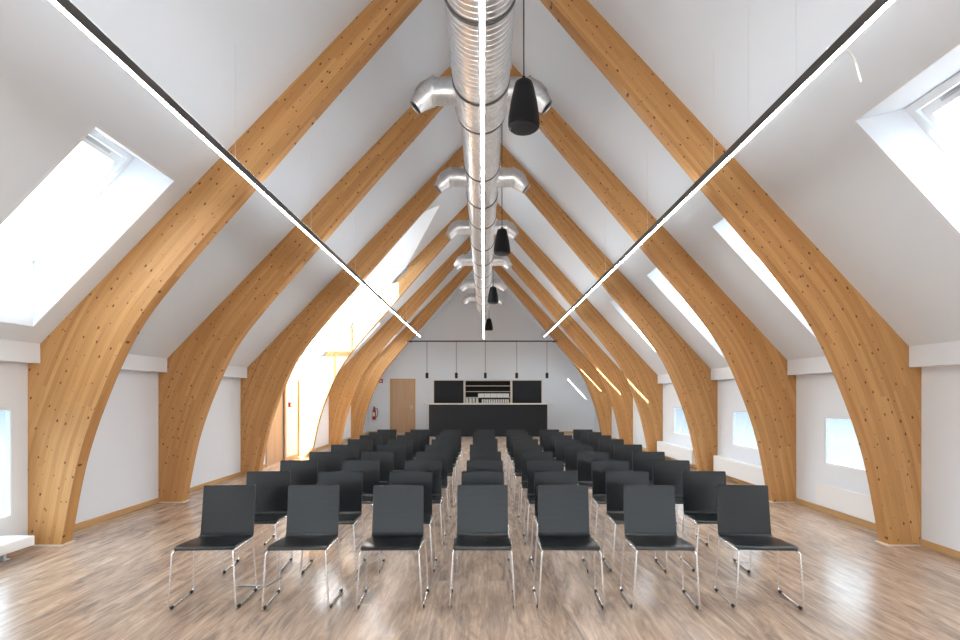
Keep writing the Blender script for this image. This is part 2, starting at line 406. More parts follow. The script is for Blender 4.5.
def skylight(idx, side, y0, y1, LIFT=.53):
    """deep splayed reveal and roof window"""
    if side > 0: P, N, X0, X1, F0, F1 = rp, NR, SKX[0], SKX[1], 3.30, 4.266
    else: P, N, X0, X1, F0, F1 = lp, NL, -SKXL[0], -SKXL[1], -3.48, -4.476
    zf = (lambda x: P(x, 0).z)
    def Q(x, y, o=0): return Vector((x, y, zf(x)+LIFT))+N*o
    w = empty('window_%d' % idx, Q((F0+F1)/2, (y0+y1)/2)); w['kind'] = 'structure'; c = w.location.copy()
    bm = bmesh.new()
    i_ = .004; o_ = -.001; xa, xb = X0+side*i_, X1-side*i_
    for ya, s in ((y0+i_, -1), (y1-i_, 1)):
        slab(bm, [P(X0, ya, o_)-c, P(X1, ya, o_)-c, Q(F1, ya)-c, Q(F0, ya)-c], (0, s*.03, 0))
    slab(bm, [P(xa, y0, o_)-c, P(xa, y1, o_)-c, Q(F0, y1)-c, Q(F0, y0)-c], (-side*.02, 0, .02))
    slab(bm, [P(xb, y0, o_)-c, P(xb, y1, o_)-c, Q(F1, y1)-c, Q(F1, y0)-c], (side*.03, 0, 0))
    link('reveal', bm, M['wall'], w)
    t = (Q(F1, 0)-Q(F0, 0)); L = t.length; t.normalize()
    def R(s, y, o): return Q(F0, y)+t*s+N*o-c
    def bar(bm, s0, s1, ya, yb, o0, o1):
        vs = [bm.verts.new(R(s, y, o)) for s in (s0, s1) for y in (ya, yb) for o in (o0, o1)]
        for q in ((0, 1, 3, 2), (4, 6, 7, 5), (0, 4, 5, 1), (2, 3, 7, 6), (0, 2, 6, 4), (1, 5, 7, 3)): bm.faces.new([vs[i] for i in q])
    bm = bmesh.new(); f = .06
    bar(bm, 0, L, y0, y0+f, -.02, .08); bar(bm, 0, L, y1-f, y1, -.02, .08); bar(bm, 0, f, y0+f, y1-f, -.02, .08); bar(bm, L-f, L, y0+f, y1-f, -.02, .08)
    bmesh.ops.recalc_face_normals(bm, faces=bm.faces); link('window_frame', bm, M['frame'], w)
    bm = bmesh.new(); g = f+.012; s = .05
    bar(bm, g, L-g, y0+g, y0+g+s, .0, .06); bar(bm, g, L-g, y1-g-s, y1-g, .0, .06); bar(bm, g, g+s+.03, y0+g+s, y1-g-s, .0, .06); bar(bm, L-g-s, L-g, y0+g+s, y1-g-s, .0, .06)
    bmesh.ops.recalc_face_normals(bm, faces=bm.faces); link('sash', bm, M['frame'], w)
    bm = bmesh.new(); bar(bm, g+s+.03, L-g-s, y0+g+s, y1-g-s, .028, .034); bmesh.ops.recalc_face_normals(bm, faces=bm.faces); link('pane', bm, M['glass'], w)
    bm = bmesh.new(); bar(bm, g+.012, g+.035, y0+.25, y1-.25, -.02, -.003); bmesh.ops.recalc_face_normals(bm, faces=bm.faces); link('vent_handle', bm, M['steel'], w)
    cc = Q((F0+F1)/2, (y0+y1)/2, .12)
    portal('window_portal', cc, -N, L, y1-y0, up=(0, 1, 0)).data.size = L
    return w
# portal(): local x = up x z ; with up = y the width runs down the slope
for a, b in R_SKY: skylight(wi, 1, a, b, .82 if a < 0 else .53 if a < 5 or a > 10 else .74); wi += 1
for a, b in L_SKY: skylight(wi, -1, a, b, .82 if a < 0 else .66 if a < 5 else .80); wi += 1

# cross gable (glazed dormer) over the left bay
GX = WL-.12
bm = bmesh.new()
def gz(y): return GZ-abs(y-GYM)*(GZ-GE)/(GYM-GY0) if y < GYM else GZ-(y-GYM)*(GZ-GE)/(GY1-GYM)
RG = (10.035, 11.36, -2.12, -4.60)      # roof glazing added in the near slope for sun on the far cheek: y0,y1,x0,x1
def cell(xa, xb, ya, yb):
    slab(bm, [(xa, ya, gz(ya)), (xb, ya, gz(ya)), (xb, yb, gz(yb)), (xa, yb, gz(yb))], (0, 0, .05))
slab(bm, [(xl(GE), GY0, GE), (RG[2], GY0, GE), (RG[2], GYM, GZ), (xl(GZ), GYM, GZ)], (0, 0, .05))
cell(RG[2], RG[3], GY0, RG[0]); cell(RG[2], RG[3], RG[1], GYM); cell(RG[3], GX-.1, GY0, GYM)
slab(bm, [(xl(GE), GY1, GE), (GX-.1, GY1, GE), (GX-.1, GYM, GZ), (xl(GZ), GYM, GZ)], (0, 0, .05))
link('ceiling_dormer', bm, M['ceil'], kind='structure')
bm = bmesh.new()
slab(bm, [(xl(GE), GY1, GE), (GX-.1, GY1, GE), (GX-.1, GY1, zl(WL)-.16), (WL, GY1, zl(WL)-.10), (xl(GE)+.1, GY1, GE)], (0, .04, 0))
link('wall_dormer', bm, M['wall'], kind='structure')
# near cheek: fixed triangular glazing, added so sun washes the fourth arch
w = empty('window_%d' % wi, (WL, GY0, zl(WL))); w['kind'] = 'structure'; wi += 1; c = w.location.copy()
def cheek(x, z): return Vector((x, GY0, z))-c
xg = xl(GE); bm = bmesh.new()
slab(bm, [cheek(WL-.05, zl(WL-.05)), cheek(xg, GE), cheek(xg-.14, GE), cheek(WL-.05, zl(WL-.05)+.10)], (0, -.06, 0))
slab(bm, [cheek(xg, GE), cheek(WL-.1, GE), cheek(WL-.1, GE-.035), cheek(xg-.035, GE-.035)], (0, -.03, 0))
for x in (WL+.02, WL+.95, WL+1.9): slab(bm, [cheek(x-.03, zl(x)), cheek(x+.03, zl(x)), cheek(x+.03, GE), cheek(x-.03, GE)], (0, -.05, 0))
link('window_frame', bm, M['frame'], w)
bm = bmesh.new(); slab(bm, [cheek(WL, zl(WL)), cheek(xg, GE), cheek(WL, GE)], (0, -.006, 0)); link('pane', bm, M['glass'], w)
w = empty('window_%d' % wi, ((RG[2]+RG[3])/2, (RG[0]+RG[1])/2, gz(10.775))); w['kind'] = 'structure'; wi += 1; c = w.location.copy()
bm = bmesh.new()
def bar3(bm, xa, xb, ya, yb, o0=-.01, o1=.07):
    vs = [bm.verts.new(Vector((x, y, gz(y)+o))-c) for x in (xa, xb) for y in (ya, yb) for o in (o0, o1)]
    for q in ((0, 1, 3, 2), (4, 6, 7, 5), (0, 4, 5, 1), (2, 3, 7, 6), (0, 2, 6, 4), (1, 5, 7, 3)): bm.faces.new([vs[i] for i in q])
for x in (RG[2], (RG[2]+RG[3])/2+.03, RG[3]+.06): bar3(bm, x-.06, x, RG[0], RG[1])
bar3(bm, RG[2], RG[3], RG[0], RG[0]+.03, -.005, .03); bar3(bm, RG[2], RG[3], RG[1]-.06, RG[1])
bmesh.ops.recalc_face_normals(bm, faces=bm.faces); link('window_frame', bm, M['frame'], w)
bm = bmesh.new(); bar3(bm, RG[2], RG[3], RG[0], RG[1], .02, .028); bmesh.ops.recalc_face_normals(bm, faces=bm.faces); link('pane', bm, M['glass'], w)
gn = Vector((0, -(GZ-GE)/(GYM-GY0), 1)).normalized()
portal('window_portal', Vector(((RG[2]+RG[3])/2, 10.775, gz(10.775)+.12)), -gn, 2.2, 1.25, up=(0, 1, 0))
# gable-end glazing
w = empty('window_%d' % wi, (GX, GYM, 2.16)); w['kind'] = 'structure'; wi += 1
bm = bmesh.new()
for y in (GY0+.03, GY0+1.0, GYM+.5, GY1-.03): box(bm, -.04, .04, y-.03-GYM, y+.03-GYM, 0, gz(y)-2.16)
box(bm, -.04, .04, GY0-GYM, GY1-GYM, 0, .07); box(bm, -.04, .04, GY0-GYM, GY1-GYM, 1.3, 1.36); box(bm, -.04, .04, GY0-GYM, GY1-GYM, 2.6, 2.67)
slab(bm, [(-.04, GY0-GYM, GE-2.16-.07), (-.04, 0, GZ-2.16-.08), (-.04, 0, GZ-2.16), (-.04, GY0-GYM, GE-2.16)], (.08, 0, 0))
slab(bm, [(-.04, GY1-GYM, GE-2.16-.07), (-.04, 0, GZ-2.16-.08), (-.04, 0, GZ-2.16), (-.04, GY1-GYM, GE-2.16)], (.08, 0, 0))
link('window_frame', bm, M['frame'], w)
bm = bmesh.new(); slab(bm, [(0, GY0-GYM, 0), (0, GY1-GYM, 0), (0, GY1-GYM, GE-2.16), (0, 0, GZ-2.16), (0, GY0-GYM, GE-2.16)], (.006, 0, 0))
link('pane', bm, M['glass'], w)
portal('window_portal', (GX-.15, GYM, 3.7), (1, 0, 0), 2.9, 3.0, up=(0, 0, 1))

# eave casings, one length per bay
ti = 1
edges = [YB]+[v for y in ARCH_Y for v in (y, y+ARCH_T)]+[YE]
for a, b in zip(edges[::2], edges[1::2]):
    x0 = WR-.13
    bm = bmesh.new(); slab(bm, [(x0, a, 1.86), (WR, a, 1.86), (WR, a, zr(WR)), (x0, a, zr(x0))], (0, b-a, 0))
    link('trim_%d' % ti, bm, M['wall'], kind='structure'); ti += 1
    x0 = WL+.13
    if 9 < a < 12: continue
    bm = bmesh.new(); slab(bm, [(x0, a, 1.90), (WL, a, 1.90), (WL, a, zl(WL)), (x0, a, zl(x0))], (0, b-a, 0))
    link('trim_%d' % ti, bm, M['wall'], kind='structure'); ti += 1
# wooden baseboards
def bb(name, *a): link(name, B(*a, bev=.004), M['base'], kind='structure')
for a, b in zip(edges[::2], edges[1::2]):
    bb('baseboard_right', WR-.018, WR, a, b, 0, .075)
    if 9 < a < 12:
        bb('baseboard_left', WL, WL+.018, a, LDOOR[0]-.07, 0, .075); bb('baseboard_left', WL, WL+.018, LDOOR[1]+.07, b, 0, .075)
    else: bb('baseboard_left', WL, WL+.018, a, b, 0, .075)
bb('baseboard_end', WL+.018, -3.87, YE-.018, YE, 0, .075); bb('baseboard_end', -2.83, WR-.018, YE-.018, YE, 0, .075)

# door in the far gable
d = empty('door_1', (-3.345, YE, 0)); d['kind'] = 'structure'
bm = bmesh.new(); box(bm, -.52, -.45, -.03, .0, 0, 2.24); box(bm, .45, .52, -.03, .0, 0, 2.24); box(bm, -.45, .45, -.03, .0, 2.17, 2.24); link('door_frame', bm, M['base'], d)
link('door_leaf', B(-.447, .447, -.02, -.001, .008, 2.167), M['doorwood'], d)
bm = bmesh.new(); tube(bm, fillet([(.38, -.02, 1.08), (.38, -.07, 1.08), (.26, -.07, 1.08)], .02), .009); box(bm, .355, .405, -.025, -.02, .98, 1.16); link('door_handle', bm, M['steel'], d)
# door in the left wall of the dormer bay
d = empty('door_2', (WL, (LDOOR[0]+LDOOR[1])/2, 0)); d['kind'] = 'structure'; hw = (LDOOR[1]-LDOOR[0])/2
bm = bmesh.new()
for y in (-hw-.07, hw-.0): box(bm, -.02, .03, y, y+.07, 0, 2.13)
box(bm, -.02, .03, -hw, hw, 2.06, 2.13); link('door_frame', bm, M['doorwood'], d)
link('door_leaf', B(-.06, -.02, -hw+.003, .0, .008, 2.055), M['doorwood'], d); link('door_leaf', B(-.06, -.02, .006, hw-.003, .008, 2.055), M['doorwood'], d)
bm = bmesh.new(); tube(bm, fillet([(-.02, -.07, 1.05), (.03, -.07, 1.05), (.03, -.18, 1.05)], .015), .008); link('door_handle', bm, M['steel'], d)

# ------------------------------------------------------------------ glulam arches
INT = [(4.30, 0), (4.19, .6), (4.095, 1.0), (3.94, 1.46), (3.70, 2.03), (3.475, 2.42), (3.16, 2.83), (2.80, 3.26), (2.37, 3.756), (1.6, 4.66), (.8, 5.585), (0, 6.51)]
def catmull(P, per=5):
    P = [Vector((*p, 0)) for p in P]; out = []
    for i in range(len(P)-1):
        a = P[i-1] if i else P[0]*2-P[1]; b, c = P[i], P[i+1]; e_ = P[i+2] if i+2 < len(P) else P[-1]*2-P[-2]
        for k in range(per):
            t = k/per
            out.append(.5*((2*b)+(c-a)*t+(2*a-5*b+4*c-e_)*t*t+(3*b-a-3*c+e_)*t**3))
    out.append(P[-1]); return out
UE = 4.64; KZ = RZ-1.055*UE
def outer_hit(p, n):
    best = None
    if n.x > 1e-6:
        t = (UE-p.x)/n.x; z = p.y+n.y*t
        if t > 0 and z <= KZ+1e-6: best = t
    den = n.y+1.055*n.x
    if den > 1e-6:
        t = (RZ-1.055*p.x-p.y)/den
        if t > 0 and (best is None or t < best) and (p.x+n.x*t) <= UE+1e-6: best = t
    return p+n*best
def rib_mesh(sx):
    """one curved half of an arch; sx = signed horizontal scale"""
    pin = catmull(INT); pin[-1] = Vector((0, 6.51, 0)); n = len(pin); rows = []; s = 0
    for i, p in enumerate(pin):
        if i: s += (p-pin[i-1]).length
        t = (pin[min(i+1, n-1)]-pin[max(i-1, 0)]).normalized()
        nv = Vector((t.y, -t.x, 0))
        if i == 0: nv = Vector((1, 0, 0))
        q = outer_hit(p, nv); rows.append((p, q, s))
    rows.append((pin[-1], Vector((0, RZ, 0)), s+.3))
    bm = bmesh.new(); uv = bm.loops.layers.uv.new('UVMap'); K = 4
    def P3(p, y): return (RX+sx*p.x, y, p.y)
    grid = {}
    for f, y in enumerate((0, ARCH_T)):
        for i, (p, q, s_) in enumerate(rows):
            for k in range(K+1):
                if i == len(rows)-1 and k == 0: grid[f, i, k] = grid[f, i-1, 0]; continue
                grid[f, i, k] = bm.verts.new(P3(p.lerp(q, k/K), y))
    def face(vs, uvs):
        vv = []; uu = []
        for v, u in zip(vs, uvs):
            if v not in vv: vv.append(v); uu.append(u)
        if len(vv) < 3: return
        fc = bm.faces.new(vv)
        for lp_, u in zip(fc.loops, uu): lp_[uv].uv = u
    for f in (0, 1):
        for i in range(len(rows)-1):
            for k in range(K):
                ids = [(i, k), (i+1, k), (i+1, k+1), (i, k+1)]
                face([grid[(f, *a)] for a in ids], [(rows[a][2]+f*9, (rows[a][1]-rows[a][0]).length*b/K+f*3) for a, b in ids])
    for i in range(len(rows)-1):
        for k, off in ((0, 7), (K, 11)):
            vs = [grid[0, i, k], grid[1, i, k], grid[1, i+1, k], grid[0, i+1, k]]
            face(vs, [(rows[i][2]+off, off), (rows[i][2]+off, off+ARCH_T*.28), (rows[i+1][2]+off, off+ARCH_T*.28), (rows[i+1][2]+off, off)])
    for i in (0, len(rows)-1):
        for k in range(K):
            face([grid[0, i, k], grid[0, i, k+1], grid[1, i, k+1], grid[1, i, k]], [(0, k*.05), (0, k*.05+.05), (.1, k*.05+.05), (.1, k*.05)])
    bmesh.ops.recalc_face_normals(bm, faces=bm.faces)
    return bm
order = ['nearest', 'second', 'third', 'fourth', 'fifth', 'sixth and farthest']
extra = ['knotty, its left foot lit pale by the skylight', 'rising directly behind the nearest one', 'at the near side of the sunlit bay',
         'at the far side of the sunlit bay', 'one before the arch with the black track', 'carrying the black track']
proto = None
for i, y in enumerate(ARCH_Y):
    if proto is None:
        t = empty('timber_arch', (0, y, 0)); proto = t
        sc = 1.02, .98
        for sx in (-1.02, .986):
            o = link('rib', rib_mesh(sx), M['glulam'], t)
            a, b = sorted((RX+sx*4.27, RX+sx*4.63)); link('base_plate', B(a, b, -.02, ARCH_T+.02, 0, .012), M['shellw'], t)
        record(t)
    else:
        t = copy_tree(proto); t.location = (0, y, 0)
    tag(t, '%s curved timber arch, %s' % (order[i], extra[i]), 'timber arch', 'laminated timber arches')

# ------------------------------------------------------------------ spiral duct with nozzles
DX, DZ = -.03, 4.77
duct = empty('ventilation_duct', (DX, 0, DZ), 'round galvanised spiral duct hanging along the ridge with side nozzles', 'air duct')
def spiral(y0, y1, r, pitch=.062, seg=40):
    bm = bmesh.new(); prof = [(0, r), (.042, r), (.046, r+.005), (.056, r+.005), (.062, r)]
    nturn = int((y1-y0)/pitch); prev = None
    for k in range(nturn*seg+1):
        a = 2*PI*k/seg; yy = y0+pitch*k/seg
        ring = [bm.verts.new((rr*math.cos(a), min(yy+o, y1), rr*math.sin(a))) for o, rr in prof]
        if prev:
            for j in range(4): bm.faces.new((prev[j], prev[j+1], ring[j+1], ring[j]))
        prev = ring
    bmesh.ops.remove_doubles(bm, verts=bm.verts, dist=1e-4)
    bmesh.ops.recalc_face_normals(bm, faces=bm.faces)
    return bm
R1, R2 = .283, .237
smooth_by_angle(link('pipe', spiral(YB+.3, 5.62, R1), M['duct'], duct), 20)
smooth_by_angle(link('pipe', spiral(5.77, 18.3, R2), M['duct'], duct), 20)
bm = bmesh.new(); lathe(bm, [(R1+.006, 5.60), (R1+.006, 5.66), (R2+.008, 5.77), (R2+.008, 5.82)], seg=40, axis='Y'); link('reducer', bm, M['duct'], duct, smooth=True)
bm = bmesh.new(); lathe(bm, [(R2+.006, 18.26), (R2+.006, 18.42), (R2-.06, 18.46)], seg=40, axis='Y'); link('end_cap', bm, M['duct'], duct, smooth=True)
for y, r in [(2.6, R1), (4.01, R1), (5.13, R1), (5.72, R2+.03), (7.07, R2), (8.1, R2), (9.1, R2), (10.5, R2), (11.7, R2), (12.9, R2), (14.2, R2), (15.5, R2), (17, R2)]:
    bm = bmesh.new(); lathe(bm, [(r+.004, y-.016), (r+.012, y-.013), (r+.012, y+.013), (r+.004, y+.016)], seg=40, axis='Y'); link('coupling_band', bm, M['alu'], duct, smooth=True)
def nozzle(side, y, r):
    bm = bmesh.new(); s = side
    path = [(s*(r-.05), y, 0), (s*(r+.10), y, 0), (s*(r+.22), y, -.0), (s*(r+.28), y, -.03), (s*(r+.33), y, -.08)]
    tube(bm, path, [.135, .135, .135, .13, .12], seg=20, cap=False)
    tube(bm, [(s*(r+.21), y, .0), (s*(r+.235), y, .0)], .148, seg=20)
    o = link('branch', bm, M['duct'], duct); smooth_by_angle(o)
    bm = bmesh.new()
    tube(bm, [(s*(r+.28), y, -.035), (s*(r+.33), y, -.085), (s*(r+.41), y, -.165)], [.118, .112, .072], seg=20, cap=False)
    tube(bm, [(s*(r+.405), y, -.16), (s*(r+.415), y, -.17)], [.074, .08], seg=20, cap=False)
    q = link('nozzle', bm, M['duct'], o); smooth_by_angle(q)
    bm = bmesh.new(); tube(bm, [(s*(r+.388), y, -.142), (s*(r+.391), y, -.145)], [.075, .075], seg=20); link('outlet', bm, M['black'], q)
for y in (5.38, 7.5, 9.75, 12.1, 14.7, 16.8):
    for s in (-1, 1): nozzle(s, y, R1 if y < 5.6 else R2)
for y in (2.0, 5.0, 8.6, 11.2, 14.4, 17.4):
    bm = bmesh.new(); r = R1 if y < 5.6 else R2
    for s in (-1, 1): tube(bm, [(s*(r+.012), y, 0), (s*(r+.012), y, min(zl(DX-r-.02), zr(DX+r+.02))-DZ)], .004, seg=6)
    link('hanger_rod', bm, M['wire'], duct)

# ------------------------------------------------------------------ linear pendant lamps
def linear_lamp(x, z, y0, y1, label, wires, top):
    t = empty('linear_lamp', (x, y0, z), label, 'linear lamp', 'linear pendant lamps'); L = y1-y0; h = .066; w = .020
    bm = bmesh.new(); box(bm, -w, -w+.003, 0, L, 0, h); box(bm, w-.003, w, 0, L, 0, h); box(bm, -w+.003, w-.003, 0, L, h-.004, h)
    box(bm, -w, w, -.004, 0, 0, h); box(bm, -w, w, L, L+.004, 0, h); link('housing', bm, M['alu'], t)
    link('diffuser', B(-w+.011, w-.011, .0, L, -.001, .008), M['led'], t)
    link('added_fill_strip', B(-w+.004, w-.004, .0, L, h, h+.004), M['ceil_fill'], t)  # emitter added on the housing top to brighten the ceiling
    for y in wires:
        bm = bmesh.new(); tube(bm, [(0, y-y0, h), (0, y-y0, top(y)-z)], .0014, seg=5); link('suspension_wire', bm, M['wire'], t)
    return t
LH = 3.55
linear_lamp(-2.17, LH, .6, 17.3, 'slim linear lamp hanging under the left roof slope', (2.2, 4.45, 6.4, 8.6, 11, 14.3, 16.6), lambda y: zl(-2.17) if not 10 < y < 13 else zl(-2.17))
linear_lamp(2.05, LH, .6, 17.3, 'slim linear lamp hanging under the right roof slope', (2.2, 3.35, 3.95, 4.55, 6.4, 8.6, 11, 14.3, 16.6), lambda y: zr(2.05))
linear_lamp(-.010, LH-.05, .6, 17.5, 'slim linear lamp hanging centrally below the round duct', (2.2, 4.45, 6.4, 8.6, 11, 14.3, 16.6), lambda y: DZ-(R1 if y < 5.6 else R2)-.002)
bm = bmesh.new(); tube(bm, fillet([(2.05, 3.05, 3.64), (2.10, 3.03, 3.66), (2.20, 3.03, 3.58), (2.24, 3.03, 3.43)], .1, 8), .005, seg=6)
tag(link('cable', bm, M['white']), 'short loose white cable dangling from the right linear lamp', 'cable')

# ------------------------------------------------------------------ pendant loudspeakers
names = ['nearest and largest black cone loudspeaker hanging right of the duct', 'second black cone loudspeaker hanging right of the duct',
         'third black cone loudspeaker hanging right of the duct', 'farthest small black cone loudspeaker hanging right of the duct']
for i, (x, y) in enumerate(((.355, 4.55), (.303, 8.6), (.235, 13.2), (.185, 18.7))):
    z = 3.95; t = empty('pendant_speaker', (x, y, z), names[i], 'loudspeaker', 'pendant loudspeakers along the duct')
    bm = bmesh.new(); lathe(bm, [(.118, 0), (.138, .008), (.142, .03), (.138, .10), (.12, .22), (.092, .35), (.078, .40), (.06, .415)], seg=28); o = link('body', bm, M['black'], t, smooth=True)
    smooth_by_angle(o, 50)
    bm = bmesh.new(); lathe(bm, [(.125, -.001), (.118, -.008), (.05, -.012)], seg=28); link('grille', bm, M['dark'], t)
    bm = bmesh.new(); lathe(bm, [(.02, .41), (.014, .46)], seg=12); link('cable_gland', bm, M['black'], t)
    bm = bmesh.new(); tube(bm, [(0, 0, .45), (0, 0, zr(x)-z)], .006, seg=6); link('cord', bm, M['cord'], t)

# ------------------------------------------------------------------ track with small pendants
TY = 18.1; TZ = 3.46
t = empty('track_rail', (0, TY, TZ), 'thin black track spanning the farthest arch above the bar', 'track rail')
link('rail', B(-2.72, 2.60, -.02, .02, 0, .04), M['black'], t)
for x in (-2.60, 2.48): link('bracket', B(x-.02, x+.02, -.03, .095, -.02, .04), M['black'], t)
pos = ['leftmost', 'second from left', 'middle', 'second from right', 'rightmost']
for i, px in enumerate((427, 456.3, 485.3, 516.7, 547)):
    x = (px-484)/510*TY
    t = empty('pendant_lamp', (x, TY, 2.16), '%s of the five small black cylinder pendants above the bar' % pos[i], 'pendant lamp', 'cylinder pendants above the bar')
    bm = bmesh.new(); lathe(bm, [(.045, 0), (.05, .005), (.05, .19), (.03, .20)], seg=18); smooth_by_angle(link('shade', bm, M['black'], t))
    bm = bmesh.new(); tube(bm, [(0, 0, .19), (0, 0, TZ-2.16)], .007, seg=6); link('cord', bm, M['cord'], t)
    bm = bmesh.new(); lathe(bm, [(.035, .0), (.035, -.004)], seg=18); link('lens', bm, M['white'], t)

# ------------------------------------------------------------------ bar and wall cabinets
t = empty('bar_counter', (.155, 19.25, 0), 'long dark grey bar counter with thin pale top in front of wall cabinets', 'bar counter')
link('front_panel', B(-2.235, 2.235, 0, .03, 0, 1.21), M['dark'], t)
for x in (-2.235, 2.205): link('side_panel', B(x, x+.03, .03, .60, 0, 1.21), M['dark'], t)
link('countertop', B(-2.43, 2.46, -.05, .64, 1.21, 1.25, bev=.004), M['shellw'], t)
CY0, CY1 = 20.6, 20.99; CZ0, CZ1 = 1.21, 2.185
def px2x(px, d=CY0): return (px-484)/510*d
for nm, a, b, lab in (('wall_cabinet', 433.2, 464.3, 'black-fronted wall cabinet left of the open shelves'), ('wall_cabinet', 511.6, 542.3, 'black-fronted wall cabinet right of the open shelves')):
    x0, x1 = px2x(a), px2x(b); hw = (x1-x0)/2; H = CZ1-CZ0
    t = empty(nm, ((x0+x1)/2, CY0, CZ0), lab, 'wall cabinet', 'wall cabinets behind the bar'); f = .03; D = CY1-CY0
    bm = bmesh.new(); box(bm, -hw, -hw+f, 0, D, 0, H); box(bm, hw-f, hw, 0, D, 0, H); box(bm, -hw+f, hw-f, 0, D, 0, f); box(bm, -hw+f, hw-f, 0, D, H-f, H); box(bm, -hw+f, hw-f, D-.02, D, f, H-f)
    link('body', bm, M['shellw'], t)
    link('door', B(-hw+f+.003, hw-f-.003, .0, .02, f+.003, H-f-.003), M['dark'], t)
x0, x1 = px2x(464.3), px2x(511.6); hw = (x1-x0)/2; H = CZ1-CZ0; D = CY1-CY0; cx = (x0+x1)/2
t = empty('shelf_unit', (cx, CY0, CZ0), 'open shelf unit with pale boards and dark back between the wall cabinets', 'shelf unit')
bm = bmesh.new(); f = .04; box(bm, -hw, -hw+f, 0, D, 0, H); box(bm, hw-f, hw, 0, D, 0, H); box(bm, -hw+f, hw-f, 0, D, 0, f); box(bm, -hw+f, hw-f, 0, D, H-f, H); link('body', bm, M['shellw'], t)
link('back_panel', B(-hw+f, hw-f, D-.02, D, f, H-f), M['black'], t)
SZ = [.26, .50, .73]
for z in SZ: link('shelf', B(-hw+f, hw-f, .01, D-.02, z-.012, z+.012), M['shellw'], t)
# things on the shelves
for i in range(4):
    x = cx-hw+.11+i*.135
    bm = bmesh.new(); lathe(bm, [(.045, 0), (.052, .01), (.055, .16), (.05, .19), (.04, .20)], seg=14); o = link('jug', bm, M['whiteplast'], smooth=True)
    o.location = (x, CY0+.12, CZ0+.04)
    tag(o, 'white jug on the bottom shelf, %s of the row of four' % ['first from the left', 'second from the left', 'third from the left', 'rightmost'][i], 'jug', 'jugs on the bottom shelf')
nth = ['first', 'second', 'third', 'fourth', 'fifth', 'sixth', 'seventh', 'eighth', 'ninth', 'tenth', 'eleventh', 'twelfth']
for i in range(12):
    x = cx-hw+.74+i*.094
    bm = bmesh.new(); lathe(bm, [(.028, 0), (.036, .02), (.040, .145), (.036, .15)], seg=12); o = link('cup', bm, M['whiteplast'], smooth=True)
    o.location = (x, CY0+.12, CZ0+.04)
    tag(o, 'tall white cup on the bottom shelf, %s of twelve from the left' % nth[i], 'cup', 'white cups on the bottom shelf')
for i in range(5):
    x = cx-hw+.56+i*.252
    o = link('storage_box', B(-.122, .122, 0, .22, 0, .15, bev=.004), M['whiteplast']); o.location = (x+.12, CY0+.04, CZ0+SZ[0]+.012)
    tag(o, 'long white box on the second shelf, %s of five from the left' % nth[i], 'box', 'white boxes on the second shelf')

# ------------------------------------------------------------------ extinguisher and signs
t = empty('fire_extinguisher', (-4.50, YE-.10, .56), 'red fire extinguisher with black hose on the far wall left of the door', 'fire extinguisher')
bm = bmesh.new(); lathe(bm, [(.06, 0), (.075, .015), (.075, .38), (.055, .43), (.025, .45)], seg=20); link('cylinder', bm, M['red'], t, smooth=True)
link('label', B(-.045, .045, -.078, -.070, .14, .30), M['white'], t)
bm = bmesh.new(); box(bm, -.03, .03, -.03, .03, .45, .50); box(bm, -.02, .02, -.09, .02, .51, .54); link('valve', bm, M['black'], t)
bm = bmesh.new(); tube(bm, fillet([(.02, -.03, .48), (.14, -.05, .46), (.17, -.05, .25), (.10, -.05, .10)], .08), .014, seg=8); link('hose', bm, M['black'], t)
link('bracket', B(-.03, .03, .07, .10, .15, .35), M['steel'], t)
t = empty('fire_sign', (-4.24, YE-.012, 2.07), 'small square red wall sign with white flame pictogram above the extinguisher', 'sign')
link('plate', B(-.08, .08, 0, .01, 0, .16), M['red'], t)
bm = bmesh.new(); slab(bm, [(-.05, -.002, .03), (-.01, -.002, .03), (-.01, -.002, .12), (-.05, -.002, .12)], (0, .003, 0)); slab(bm, [(.02, -.002, .03), (.055, -.002, .05), (.035, -.002, .13), (.015, -.002, .08)], (0, .003, 0)); link('pictogram', bm, M['white'], t)
t = empty('alarm_button', (WL+.001, 12.42, 1.28), 'small red alarm call point on the bright wall beside the left doors', 'alarm button')
link('housing', B(0, .05, -.05, .05, 0, .11, bev=.006), M['red'], t); link('button', B(.05, .055, -.025, .025, .03, .08), M['white'], t)

# ------------------------------------------------------------------ heaters along the walls
def heater(name, x0, x1, y0, y1, z0, z1, label, feet):
    t = empty(name, ((x0+x1)/2, y0, 0), label, 'heater', 'white convector heaters along the walls'); hw = (x1-x0)/2; L = y1-y0
    link('body', B(-hw, hw, 0, L, z0, z1, bev=.008), M['white'], t)
    bm = B(-hw+.006, hw-.006, .03, L-.03, z1-.001, z1+.004)
    link('grille', bm, M['white'], t)
    for y in feet:
        bm = bmesh.new(); box(bm, -.02, .02, y-.015, y+.015, .006, z0+.01); box(bm, -.04, .04, y-.03, y+.03, 0, .008); link('foot', bm, M['frame'], t)
heater('convector_heater', WL+.02, WL+.33, 2.6, 5.02, .095, .19, 'low white floor convector under the left window beside the nearest arch', (.15, 1.2, 2.25))
heater('convector_heater', WR-.045, WR-.02, 5.70, 6.95, .085, .385, 'white flush wall heater below the nearest right window', ())
heater('convector_heater', WR-.15, WR-.02, 8.02, 9.80, .11, .41, 'white wall heater below the second right window', ())
heater('convector_heater', WR-.20, WR-.02, 10.70, 12.85, .11, .41, 'white wall heater below the third right window', ())

